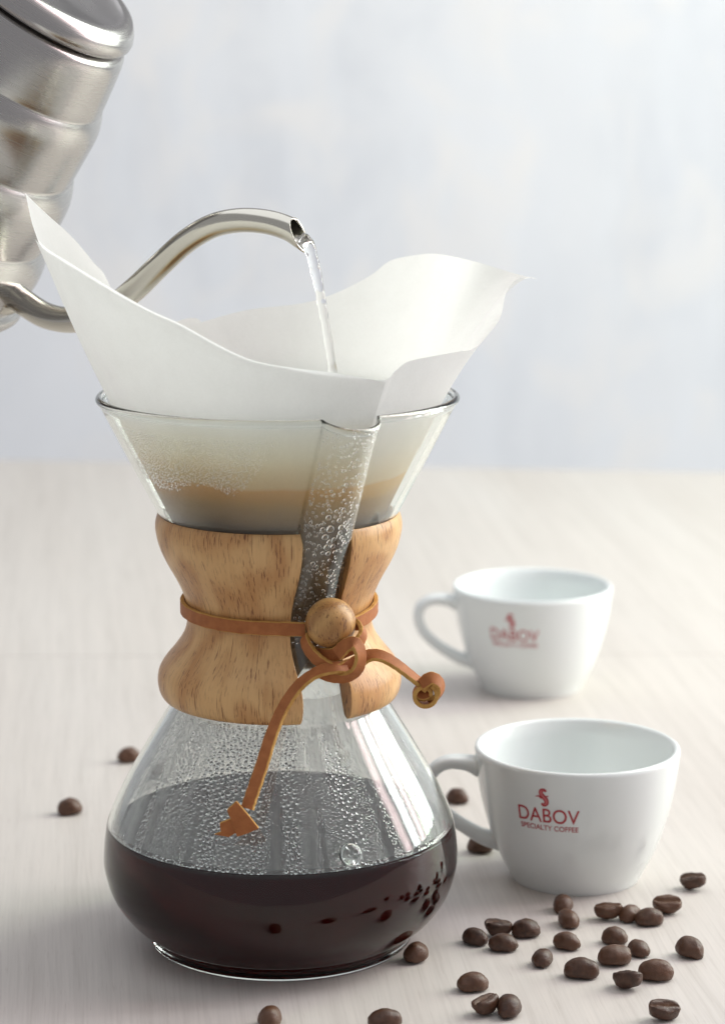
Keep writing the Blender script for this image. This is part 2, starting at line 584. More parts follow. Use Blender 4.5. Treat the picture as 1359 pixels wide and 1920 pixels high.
# mist on the inside of the flask
film_prof = [(r_in(z) - 0.00012, z) for z in np.linspace(0.0462, 0.100, 24)]
film = lathe('condensation_mist', film_prof, 160, M_FILM, maker, TH, channel)
film['kind'] = 'stuff'

# ------------------------------------------------------------------ brewed coffee
inner_c = [p for p in inner if p[1] < ZC - 1e-4] 
cp = [(r + 0.0003 if r > 0 else 0, z - 0.0003) for r, z in inner_c]
nwall = len(cp)
cr = r_in(ZC)
cp += [(cr + 0.0003, ZC), (cr - 0.0002, ZC + 0.0007), (cr - 0.0006, ZC + 0.0002), (cr - 0.0014, ZC - 0.0002), (cr - 0.003, ZC - 0.0003), (0.03, ZC - 0.0003), (0, ZC - 0.0003)]
coffee = lathe('brewed_coffee', cp, 160, [M_COFFEE, M_COFFEE_WALL])
for pl in coffee.data.polygons:
    if max(coffee.data.vertices[i].co.z for i in pl.vertices) < ZC + 1e-5 and pl.center.z < ZC - 0.0008: pl.material_index = 1
tag(coffee, 'dark brewed coffee filling the lower part of the glass flask', 'coffee')

# froth clinging to the glass along the coffee line
def froth():
    bm = bmesh.new()
    for _ in range(150):
        c_ = rng.choice((-43, -36, -31, 12, 17, 68, 74, -62, 55))
        th = R(c_ + rng.gauss(0, 3.0))
        rd = rng.uniform(0.00018, 0.00045)
        rr = cr - 0.0004 - rng.random() * 0.0012
        bmesh.ops.create_icosphere(bm, subdivisions=1, radius=rd, matrix=Matrix.Translation((rr * math.sin(th), -rr * math.cos(th), ZC + 0.0003 + rng.random() * 0.0004)))
    for f in bm.faces: f.smooth = True
    me = bpy.data.meshes.new('froth'); bm.to_mesh(me); bm.free(); me.materials.append(M_WATER)
    o = bpy.data.objects.new('froth', me); COL.objects.link(o); o.parent = coffee; o['kind'] = 'stuff'
froth()

# ------------------------------------------------------------------ condensation drops
def dome_template(seg=9):
    v = []
    rings = ((1.0, 0.0), (0.93, 0.30), (0.62, 0.58))
    for rr, h in rings:
        for k in range(seg):
            a = 2 * math.pi * k / seg
            v.append((rr * math.cos(a), rr * math.sin(a), h))
    v.append((0, 0, 0.70)); v.append((0, 0, 0.0))
    f = []
    for q in range(2):
        for k in range(seg):
            j = (k + 1) % seg
            f.append((q * seg + k, q * seg + j, (q + 1) * seg + j, (q + 1) * seg + k))
    top, bot = 3 * seg, 3 * seg + 1
    for k in range(seg):
        j = (k + 1) % seg
        f.append((2 * seg + k, 2 * seg + j, top)); f.append((j, k, bot))
    return np.array(v), f

DV, DF = dome_template()
def drops(name, cands, rsurf, lift=0.00003):
    """cands: (theta, z, radius, stretch) in order of priority; keeps those which do not overlap"""
    cell = 0.0016
    grid = {}
    V, Fc = [], []
    for th, z, rad, stv in cands:
        r0 = rsurf(th, z)
        p = Vector((r0 * math.sin(th), -r0 * math.cos(th), z))
        key = (int(p.x // cell), int(p.y // cell), int(p.z // cell))
        ok = True
        for dx in (-1, 0, 1):
            for dy in (-1, 0, 1):
                for dz in (-1, 0, 1):
                    for q, qr in grid.get((key[0] + dx, key[1] + dy, key[2] + dz), ()):
                        if (q - p).length < (qr + rad) * 0.97: ok = False; break
                    if not ok: break
                if not ok: break
            if not ok: break
        if not ok: continue
        grid.setdefault(key, []).append((p, rad))
        e = 2e-4
        up = Vector((rsurf(th, z + e) * math.sin(th), -rsurf(th, z + e) * math.cos(th), z + e)) - p
        ra = rsurf(th + 2e-3, z)
        side = Vector((ra * math.sin(th + 2e-3), -ra * math.cos(th + 2e-3), z)) - p
        up.normalize(); side.normalize()
        inw = up.cross(side).normalized()
        if inw.dot(Vector((math.sin(th), -math.cos(th), 0))) > 0: inw = -inw
        b0 = len(V)
        jit = 1 + 0.14 * (np.array([rng.random() for _ in range(len(DV))]) - 0.5)
        base = p + inw * lift
        for (a, c_, h), jj in zip(DV, jit):
            V.append(base + side * (a * rad * jj) + up * (c_ * rad * stv * jj) + inw * (h * rad * 0.85))
        Fc += [tuple(i + b0 for i in f) for f in DF]
    o = fix_normals(mesh_obj(name, V, Fc, M_WATER, maker))
    o['kind'] = 'stuff'
    return o

def flask_cands():
    # runs: drops have slid away along these meridians, below the given height
    runs = [(R(-30), 0.064, 1.5), (R(0.5), 0.073, 2.2), (R(-49), 0.062, 1.3), (R(-57), 0.066, 1.4), (R(12), 0.056, 1.0), (R(16.5), 0.060, 0.8), (R(40), 0.085, 1.6), (R(52), 0.080, 1.8), (R(-68), 0.07, 1.4)]
    # bands of coarse beads: centre, half width, coarseness
    bands = [(-18, 15, 1.0), (6, 3.2, 0.95), (28, 4.5, 0.9), (-42, 5, 0.65), (-53, 3, 0.5), (60, 7, 0.55), (44, 3.0, 0.35), (20, 2.5, 0.35), (-75, 8, 0.4)]
    out = []
    for _ in range(26000):
        front = rng.random() < 0.96
        dg = rng.uniform(-95, 95) if front else rng.uniform(95, 265)
        th = R(dg)
        z = 0.0450 + 0.0450 * rng.random() ** 1.05
        wig = 1.2 * mnoise.noise(Vector((dg * 0.02, z * 90, 1.0)))
        if any(abs(dg + wig - math.degrees(a)) < w * (1.35 - (z - 0.045) * 14) * rng.uniform(0.6, 1.15) and z < zz for a, zz, w in runs): continue
        big = max([c * (1 - sstep(h * 0.75, h * 1.2, abs(dg + wig - m))) for m, h, c in bands] + [0.12]) if front else 0.4
        mid = 0.55 + 0.45 * math.exp(-((z - 0.063) / 0.012) ** 2)
        rad = 0.00023 + 0.00072 * big * mid * rng.random() ** 0.75 + 0.00008 * rng.random()
        out.append((th, z, rad, rng.uniform(0.9, 1.3)))
    out.sort(key=lambda q: -q[2] * rng.uniform(0.8, 1.0))
    return out
rs = lambda th, z: r_in(z) + channel(r_in(z), th, z)
drops('condensation_drops', flask_cands(), rs)

def cone_cands():
    out = []
    for _ in range(5000):
        th = R(rng.uniform(-75, 12)); z = rng.uniform(0.175, 0.197)
        # area of the wall that the damp paper has not touched
        lim = 0.1765 + 0.020 * sstep(-18, 8, math.degrees(th)) + 0.002 * math.sin(th * 9)
        if z < lim + abs(rng.gauss(0, 0.0012)) or (dg_ := math.degrees(th)) > -4 + rng.gauss(0, 6): continue
        rad = (0.00020 + 0.00030 * rng.random() * (1 - sstep(0.176, 0.192, z)))
        out.append((th, z, rad, 1.1))
    for _ in range(900):
        z = rng.uniform(0.118, 0.2005)
        u = rng.uniform(-0.0090, 0.0090)
        th = AZ + math.asin(u / r_in(z))
        big = math.exp(-((z - 0.163) / 0.010) ** 2) * math.exp(-((u + 0.001) / 0.004) ** 2) + 0.25 * (rng.random() < 0.15)
        rad = 0.00024 + 0.00026 * rng.random() ** 2 + 0.00095 * big * rng.random()
        out.append((th, z, rad, rng.uniform(1.0, 1.5)))
    out.sort(key=lambda q: -q[2])
    return out
drops('condensation_drops', cone_cands(), rs)

# ------------------------------------------------------------------ wooden collar in two halves
def collar_half(sign):
    prof_o = [(0.0403, 0.0922), (0.0424, 0.0930), (0.0439, 0.0955), (0.0445, 0.0994), (0.0438, 0.1034), (0.0415, 0.1072), (0.0382, 0.1112), (0.0350, 0.1160),
              (0.0336, 0.1205), (0.0336, 0.1260), (0.0348, 0.1315), (0.0372, 0.1370), (0.0405, 0.1430), (0.0430, 0.1485), (0.0443, 0.1535), (0.0446, 0.1570), (0.0440, 0.1600), (0.0431, 0.1612)]
    po = [tuple(p) for p in crom(prof_o, 4)]
    OZ = np.array([p[1] for p in outer]); OR = np.array([p[0] for p in outer])
    zi = np.linspace(po[-1][1] - 0.0008, po[0][1] + 0.0008, 40)
    pi_ = []
    for z in zi:
        k = OZ > 0.06
        ro = float(np.interp(z, OZ[k], OR[k])) + 0.0004
        # stay inside the outer face of the wood
        roo = float(np.interp(z, [p[1] for p in po], [p[0] for p in po]))
        pi_.append((min(ro, roo - 0.0012), float(z)))
    loop = po + pi_
    half = 0.0092
    nseg = 72
    V, rings = [], []
    for k in range(nseg + 1):
        f = k / nseg
        ring = []
        for r, z in loop:
            # end planes are parallel to the channel direction, half the slot width away
            a0 = math.asin(half / r)
            a1 = math.pi - math.asin(0.0012 / r)
            # round the slot edges a little
            t = AZ + sign * (a0 + (a1 - a0) * f)
            ring.append(len(V)); V.append((r * math.sin(t), -r * math.cos(t), z))
        rings.append(ring)
    n = len(loop)
    Fc = []
    for A, B in zip(rings, rings[1:]):
        for i in range(n):
            Fc.append((A[i], A[(i + 1) % n], B[(i + 1) % n], B[i]))
    Fc.append(tuple(rings[0])); Fc.append(tuple(reversed(rings[-1])))
    o = fix_normals(mesh_obj('collar_half', V, Fc, M_COLLAR, maker))
    # caps flat, edges softened
    for p in o.data.polygons:
        if len(p.vertices) > 4: p.use_smooth = False
    m = o.modifiers.new('bevel', 'BEVEL'); m.width = 0.0011; m.segments = 3; m.limit_method = 'ANGLE'; m.angle_limit = R(50)
    return o
collar_half(-1)
collar_half(1)

# ------------------------------------------------------------------ leather tie
def strap(name, pts, width=0.0050, thick=0.0016, parent=maker, n=8, taper_end=None):
    """pts: (Vector position, Vector face normal); rectangular leather strip with raw edges"""
    P = crom([tuple(p) for p, _ in pts], n)
    N = crom([tuple(q) for _, q in pts], n)
    w, t, c = width / 2, thick / 2, 0.00025
    sec = [(-w, -t + c), (-w, t - c), (-w + c, t), (w - c, t), (w, t - c), (w, -t + c), (w - c, -t), (-w + c, -t)]
    smat = [1, 1, 0, 1, 1, 1, 0, 1]
    V, rings, Fc, fm = [], [], [], []
    for i in range(len(P)):
        tan = Vector(P[min(i + 1, len(P) - 1)]) - Vector(P[max(i - 1, 0)])
        tan.normalize()
        nn = Vector(N[i]); nn = (nn - tan * nn.dot(tan)).normalized()
        sd = tan.cross(nn)
        wob = 1 + 0.03 * math.sin(i * 1.7) + 0.03 * (rng.random() - 0.5)
        ring = []
        for a, b_ in sec:
            ring.append(len(V)); V.append(Vector(P[i]) + sd * (a * wob) + nn * b_)
        rings.append(ring)
    for A, B in zip(rings, rings[1:]):
        for k in range(8):
            Fc.append((A[k], A[(k + 1) % 8], B[(k + 1) % 8], B[k])); fm.append(smat[k])
    Fc.append(tuple(reversed(rings[0]))); fm.append(1)
    Fc.append(tuple(rings[-1])); fm.append(1)
    o = mesh_obj(name, V, Fc, [M_LEATHER, M_LEDGE], parent, True, fm)
    for p in o.data.polygons:
        p.use_smooth = False
    return fix_normals(o)

ring = []
for k in range(49):
    d = -math.pi + 2 * math.pi * k / 48 + AZ + math.pi
    # starts and ends at the bead
    a = AZ + R(9) + (R(360) - R(18)) * k / 48
    dd = abs((a - AZ + math.pi) % (2 * math.pi) - math.pi)
    r = 0.0352 + 0.0045 * math.exp(-(dd / R(16)) ** 2)
    z = 0.1268 - 0.0008 * math.cos(a)
    if dd < R(70) and math.sin(a - AZ) > 0: z -= 0.0025 * (1 - dd / R(70))
    ring.append((Vector((r * math.sin(a), -r * math.cos(a), z)), Vector((math.sin(a), -math.cos(a), 0))))
strap('leather_strap', ring, 0.0050, 0.0016, n=2)

NF = Vector((0.40, -0.90, 0.15))
def PP(x, y, Y): return at_y(x, y, Y)
bead_c = PP(620, 1168, -0.0415)
def bead():
    prof = []
    for k in range(25):
        a = -math.pi / 2 + math.pi * k / 24
        prof.append((0.0088 * math.cos(a), 0.0088 * math.sin(a)))
    prof[0] = (0.0016, -0.0086); prof[-1] = (0.0016, 0.0086)
    inner_h = [(0.0014, 0.0080), (0.0014, -0.0080), (0.0016, -0.0086)]
    o = lathe('wooden_bead', prof + inner_h, 48, M_BEAD, maker)
    o.location = bead_c
    o.rotation_euler = (R(12), R(78), R(20))
    return o
bead()

YK = -0.0440
# left loop under the bead that becomes the right hand tail
V3 = Vector
strap('leather_strap', [(PP(590, 1186, -0.038), V3((-0.9, -0.4, 0.1))), (PP(572, 1196, -0.041), V3((-0.8, -0.6, 0))), (PP(582, 1222, -0.045), V3((-0.5, -0.8, -0.2))),
                        (PP(608, 1246, -0.048), V3((-0.3, -0.9, -0.3))), (PP(634, 1254, -0.0475), V3((0.0, -0.9, -0.4))), (PP(660, 1246, -0.0455), V3((0.2, -0.9, 0.3))),
                        (PP(690, 1230, -0.0445), V3((0.15, -0.6, 0.8))), (PP(714, 1230, -0.045), V3((0.2, -0.55, 0.8))), (PP(742, 1245, -0.046), V3((0.4, -0.45, 0.8))),
                        (PP(772, 1268, -0.047), V3((0.5, -0.35, 0.8))), (PP(802, 1292, -0.048), V3((0.5, -0.3, 0.8)))], 0.0048)
# right loop beside the bead, wrapping over and down
strap('leather_strap', [(PP(655, 1172, -0.037), V3((0.8, -0.2, 0.5))), (PP(674, 1172, -0.040), V3((0.9, -0.3, 0.3))), (PP(680, 1190, -0.044), V3((0.8, -0.6, -0.1))),
                        (PP(664, 1212, -0.047), V3((0.2, -0.9, -0.4))), (PP(636, 1224, -0.0465), V3((0.0, -0.95, -0.2))), (PP(606, 1228, -0.044), V3((-0.1, -0.95, 0.1))), (PP(586, 1226, -0.040), V3((-0.5, -0.8, 0.1)))], 0.0048)
# wrap around the knot
strap('leather_strap', [(PP(632, 1226, -0.0480), V3((-0.2, -0.9, 0.3))), (PP(650, 1210, -0.0500), V3((0.1, -0.8, 0.6))), (PP(668, 1208, -0.0515), V3((0.6, -0.7, 0.4))), (PP(676, 1232, -0.0520), V3((0.75, -0.65, -0.05))),
                        (PP(668, 1258, -0.0510), V3((0.5, -0.75, -0.45))), (PP(645, 1270, -0.0485), V3((0.0, -0.8, -0.6))), (PP(616, 1266, -0.0460), V3((-0.2, -0.9, -0.3))), (PP(598, 1256, -0.0425), V3((-0.4, -0.9, 0.0)))], 0.0050)
# long left tail
strap('leather_strap', [(PP(650, 1252, -0.0470), V3((0.1, -0.7, 0.7))), (PP(624, 1252, -0.0500), V3((-0.1, -0.7, 0.7))), (PP(592, 1262, -0.0510), V3((-0.35, -0.55, 0.75))), (PP(560, 1286, -0.0520), V3((-0.55, -0.6, 0.55))),
                        (PP(532, 1326, -0.0540), V3((-0.6, -0.7, 0.35))), (PP(510, 1376, -0.0580), V3((-0.5, -0.8, 0.3))), (PP(491, 1436, -0.0630), V3((-0.42, -0.85, 0.3))), (PP(474, 1486, -0.0665), V3((-0.4, -0.88, 0.25))), (PP(464, 1516, -0.0685), V3((-0.4, -0.9, 0.2)))], 0.0046)
# knotted end of the left tail
def tag_piece(poly, th=0.0016):
    n = len(poly)
    P = [PP(*q) for q in poly]
    nr = (P[1] - P[0]).cross(P[-1] - P[0]).normalized()
    if nr.y > 0: nr = -nr
    V = [p + nr * th for p in P] + P
    Fc = [tuple(range(n)), tuple(range(2 * n - 1, n - 1, -1))]
    fm = [0, 0]
    for k in range(n):
        Fc.append((k, n + k, n + (k + 1) % n, (k + 1) % n)); fm.append(1)
    o = fix_normals(mesh_obj('strap_end', V, Fc, [M_LEATHER, M_LEDGE], maker, False, fm))
    m = o.modifiers.new('bevel', 'BEVEL'); m.width = 0.0003; m.segments = 2
tag_piece([(426, 1517, -0.0700), (444, 1500, -0.0700), (466, 1526, -0.0706), (486, 1551, -0.0704), (466, 1560, -0.0700), (445, 1567, -0.0694), (437, 1544, -0.0700)])
tag_piece([(413, 1541, -0.0682), (436, 1532, -0.0688), (452, 1540, -0.0690), (452, 1560, -0.0686), (416, 1561, -0.0680)])
tag_piece([(402, 1563, -0.0672), (420, 1556, -0.0676), (446, 1558, -0.0678), (430, 1568, -0.0674)], 0.0010)
# curled knot at the end of the right tail
cc = PP(795, 1302, -0.0485)
coil = []
for k in range(15):
    a = R(60 - 420 * k / 14)
    rr = 0.0044 - 0.0019 * k / 14
    dv = V3((math.cos(a), 0.0, math.sin(a)))
    coil.append((cc + dv * rr + V3((0.15, -1, 0)) * (0.0009 - 0.0014 * k / 14), dv))
strap('leather_strap', coil, 0.0046, 0.0015, n=4)
strap('leather_strap', [(PP(790, 1284, -0.0500), V3((-0.2, -0.7, 0.7))), (PP(808, 1272, -0.0505), V3((0.3, -0.8, 0.6))), (PP(824, 1282, -0.0500), V3((0.85, -0.5, 0.2))), (PP(824, 1300, -0.0490), V3((0.9, -0.4, -0.2))), (PP(808, 1312, -0.0465), V3((0.3, -0.6, -0.7)))], 0.0046)

strap('leather_strap', [(PP(781, 1300, -0.0478), V3((0.3, -0.5, 0.8))), (PP(793, 1305, -0.0482), V3((-0.1, -0.7, 0.7))), (PP(808, 1299, -0.0478), V3((-0.3, -0.6, 0.7)))], 0.0040)

# ------------------------------------------------------------------ paper filter
RP0, ZP0, KP = 0.0603, 0.2026, 0.495
def r_paper(z): return RP0 + KP * (z - ZP0)
def on_cone(px, py, side):
    """where the ray of a pixel meets the paper cone; side -1 near wall, +1 far wall"""
    d = ray(px, py); o = CAMP
    c0 = RP0 - KP * ZP0
    A = d.x ** 2 + d.y ** 2 - (KP * d.z) ** 2
    B = 2 * (o.x * d.x + o.y * d.y - KP * d.z * (c0 + KP * o.z))
    Cc = o.x ** 2 + o.y ** 2 - (c0 + KP * o.z) ** 2
    D = B * B - 4 * A * Cc
    if D < 0: t = -B / (2 * A)
    else: t = (-B + side * math.sqrt(D)) / (2 * A)
    return o + d * t

filt = empty('paper_filter', (0, 0, 0))
tag(filt, 'white square folded paper filter standing in the glass cone', 'paper filter')

def sheet(name, segs, inset=0.0, tipctl=None, puff=0.0):
    """segs: lists of (px, py, side or ('y', Y)) joined at sharp corners; first and last are the vertical edges"""
    cols = []
    for sgi, sg in enumerate(segs):
        P = []
        for e in sg:
            P.append(on_cone(e[0], e[1], e[2]) if not isinstance(e[2], tuple) else at_y(e[0], e[1], e[2][1]))
        S_ = crom([tuple(p) for p in P], 7)
        if sgi: S_ = S_[1:]
        cols += [Vector(s) for s in S_]
    n = len(cols)
    V, rings = [], []
    zb = 0.0935
    for i, Epos in enumerate(cols):
        th = math.atan2(Epos.x, -Epos.y)
        z0 = 0.198
        pts = []
        for k in range(14):
            z = zb + (z0 - zb) * k / 13
            r = r_paper(z) - inset
            pts.append(Vector((r * math.sin(th), -r * math.cos(th), z)))
        P0 = pts[-1]
        g = Vector((KP * math.sin(th), -KP * math.cos(th), 1)).normalized()
        L = (Epos - P0).length
        C1 = P0 + g * (L * 0.55)
        if tipctl:
            w = math.exp(-((i - tipctl[0]) / tipctl[2]) ** 2)
            C1 = C1.lerp(tipctl[1], w)
        for k in range(1, 23):
            t = k / 22
            q = P0 * (1 - t) ** 2 + C1 * (2 * t * (1 - t)) + Epos * t * t
            wv = mnoise.noise(Vector((th * 1.7, q.z * 18, 5.0 + inset * 900))) * puff * t
            q = q + Vector((math.sin(th), -math.cos(th), 0)) * wv
            pts.append(q)
        ring = []
        for q in pts:
            ring.append(len(V)); V.append(q)
        rings.append(ring)
    Fc = []
    for A, B in zip(rings, rings[1:]):
        for k in range(len(A) - 1):
            Fc.append((A[k], A[k + 1], B[k + 1], B[k]))
    o = mesh_obj(name, V, Fc, M_PAPER, filt)
    return o, n

Lfront = [(723, 716, -1), (628, 699, -1), (552, 690, -1), (476, 676, -1), (414, 649, -1), (340, 608, -1), (278, 580, -1), (207, 540, -1), (133, 494, -1), (84, 462, -1), (63, 430, ('y', -0.012)), (48, 362, ('y', 0.004))]
Lback = [(48, 362, ('y', 0.004)), (90, 404, ('y', 0.022)), (133, 444, ('y', 0.034)), (173, 491, ('y', 0.043)), (201, 529, ('y', 0.048)), (216, 640, 1), (270, 660, 1), (316, 640, 1), (332, 604, 1), (374, 599, 1), (381, 640, 1)]
sheet('folded_ply', [Lfront, Lback], 0.0, None, 0.0008)
Rback = [(262, 640, 1), (320, 622, 1), (378, 604, 1), (464, 581, 1), (565, 569, 1), (628, 550, 1), (692, 518, 1), (730, 490, 1), (768, 480, 1), (818, 476, 1), (888, 490, 1), (957, 511, ('y', 0.036)), (1004, 523, ('y', 0.026))]
Rfront = [(1004, 523, ('y', 0.026)), (972, 520, ('y', 0.022)), (947, 548, ('y', 0.014)), (934, 600, ('y', 0.004)), (892, 651, ('y', -0.018)), (861, 659, -1), (817, 667, -1), (766, 678, -1), (742, 695, -1), (716, 713, -1), (628, 701, -1), (552, 692, -1), (476, 679, -1), (414, 652, -1), (340, 611, -1), (278, 583, -1), (207, 544, -1), (133, 499, -1), (90, 471, -1), (66, 449, ('y', -0.010))]
tip_i = 7 * (len(Rback) - 1)
sheet('single_ply', [Rback, Rfront], 0.0009, (tip_i, at_y(955, 498, 0.026), 6.0), 0.0006)

gp = [(0.0, 0.0960), (0.0065, 0.0960)] + [(r_paper(z) - 0.0016, z) for z in np.linspace(0.100, 0.1725, 16)] + [(0.030, 0.1715), (0.012, 0.1702), (0.0, 0.1700)]
grounds = lathe('wet_coffee_grounds', gp, 96, M_GROUNDS)
tag(grounds, 'dark wet coffee grounds soaking at the bottom of the paper filter', 'coffee grounds')

# ------------------------------------------------------------------ kettle
TAU = R(39)
dh = Vector((math.cos(R(21)), -math.sin(R(21)), 0))
e1 = dh * math.cos(TAU) - Vector((0, 0, 1)) * math.sin(TAU)
e3 = dh * math.sin(TAU) + Vector((0, 0, 1)) * math.cos(TAU)
e2 = e3.cross(e1)
attach = at_y(16, 548, 0.080)
KR, KH = 0.0640, 0.026
korg = attach - e1 * KR - e3 * KH
kettle = empty('gooseneck_kettle')
tag(kettle, 'ribbed stainless steel gooseneck kettle tilted to pour over the filter', 'kettle')
kmat = Matrix(((e1.x, e2.x, e3.x, korg.x), (e1.y, e2.y, e3.y, korg.y), (e1.z, e2.z, e3.z, korg.z), (0, 0, 0, 1)))
kettle.matrix_world = kmat
rib = lambda P: [tuple(p) for p in crom(P, 3)]
body = [(0.0, 0.0070), (0.058, 0.0070), (0.0640, 0.0065), (0.0688, 0.0080), (0.0700, 0.0105), (0.0692, 0.0134), (0.0672, 0.0148)]
body += rib([(0.0668, 0.0155), (0.0677, 0.0236), (0.0668, 0.0310), (0.0648, 0.0358), (0.0633, 0.0386), (0.0622, 0.0403)])
body += rib([(0.0622, 0.0407), (0.0619, 0.0500), (0.0609, 0.0580), (0.0595, 0.0626), (0.0576, 0.0664), (0.0559, 0.0689)])
body += rib([(0.0559, 0.0693), (0.0549, 0.0800), (0.0540, 0.0890), (0.0527, 0.0935), (0.0514, 0.0964), (0.0500, 0.0986)])
body += rib([(0.0500, 0.0990), (0.0485, 0.1072), (0.0462, 0.1184), (0.0446, 0.1220)]) + [(0.0425, 0.1232), (0.0, 0.1232)]
lathe('body', body, 128, M_STEEL, kettle)
lid = lathe('lid', [(0.0, 0.1238), (0.0425, 0.1238), (0.0442, 0.1246), (0.0448, 0.1262), (0.0447, 0.1280), (0.0435, 0.1306), (0.0410, 0.1334), (0.0385, 0.1342), (0.0362, 0.1338), (0.0345, 0.1328), (0.0, 0.1326)], 128, M_STEEL, kettle)
kinv = kmat.inverted()
pc = [(-10, 548, 0.090), (16, 548, 0.080), (44, 566, 0.075), (88, 592, 0.068), (140, 600, 0.059), (196, 586, 0.050), (250, 545, 0.041), (300, 497, 0.033), (350, 452, 0.026), (400, 423, 0.020), (450, 413, 0.015), (500, 416, 0.011), (540, 428, 0.008), (566, 444, 0.006)]
path = [kinv @ at_y(x, y, Y) for x, y, Y in pc]
pathS = crom([tuple(p) for p in path], 8)
nP = len(pathS)
radS = [0.0053 - 0.0009 * sstep(0, 0.65, i / nP) for i in range(nP)]
def spout():
    """hollow tube with an obliquely cut mouth"""
    pts = [Vector(p) for p in pathS]
    seg = 28
    V, Fc, outr, inr = [], [], [], []
    prev = None
    frames = []
    for i, p in enumerate(pts):
        t = (pts[min(i + 1, nP - 1)] - pts[max(i - 1, 0)]).normalized()
        a = t.cross(kinv.to_3x3() @ Vector((0, 0, 1))).normalized() if prev is None else (prev - t * prev.dot(t)).normalized()
        prev = a
        frames.append((p, t, a, t.cross(a)))
    zup = kinv.to_3x3() @ Vector((0.25, -0.35, 1))
    for which, dr in ((outr, 0.0), (inr, -0.0007)):
        for i, (p, t, a, b_) in enumerate(frames):
            if which is inr and i < nP - 30: continue
            rg = []
            for k in range(seg):
                w = 2 * math.pi * k / seg
                off = (a * math.cos(w) + b_ * math.sin(w))
                q = p + off * (radS[i] + dr)
                f = max(0.0, (i - (nP - 9)) / 8)
                # slant the mouth: the upper lip sits further back
                q = q - t * (f * 0.0052 * (off.dot(zup.normalized()) + 0.2))
                rg.append(len(V)); V.append(q)
            which.append(rg)
    for L_ in (outr, inr):
        for A, B in zip(L_, L_[1:]):
            for k in range(seg): Fc.append((A[k], A[(k + 1) % seg], B[(k + 1) % seg], B[k]))
    for k in range(seg): Fc.append((outr[-1][k], outr[-1][(k + 1) % seg], inr[-1][(k + 1) % seg], inr[-1][k]))
    return fix_normals(mesh_obj('spout', V, Fc, M_TUBE, kettle))
spout()
a0, a1 = Vector(pathS[3]), Vector(pathS[8])
dirc = (a1 - a0).normalized()
base_p = Vector(path[1])
tube('spout_collar', [base_p - dirc * 0.004, base_p - dirc * 0.0032, base_p - dirc * 0.0008, base_p + dirc * 0.0002, base_p + dirc * 0.0006, base_p + dirc * 0.0022, base_p + dirc * 0.0030],
     [0.0080, 0.0088, 0.0088, 0.0072, 0.0069, 0.0069, 0.0056], M_TUBE, kettle, 32)

# ------------------------------------------------------------------ pouring water
wp = [(564, 446, 0.0062), (577, 455, 0.0052), (587, 487, 0.004), (597, 532, 0.003), (607, 590, 0.002), (617, 650, 0.001), (624, 700, 0.0005), (629, 760, 0.0)]
wpts = [at_y(*q) for q in wp]
endp = wpts[-1]
wpts += [Vector((endp.x + 0.0006, endp.y - 0.0004, 0.186)), Vector((endp.x + 0.0010, endp.y - 0.0006, 0.1705))]
WS = crom([tuple(p) for p in wpts], 10)
wr = [0.0022 - 0.0006 * sstep(0, 0.5, i / len(WS)) + 0.00010 * math.sin(i * 0.55) + 0.00008 * math.sin(i * 1.31) for i in range(len(WS))]
wr[0] = 0.0018; wr[1] = 0.0022
stream = tube('water_stream', WS, wr, M_WATER, None, 20)
tag(stream, 'thin clear stream of hot water falling from kettle spout into filter', 'water')

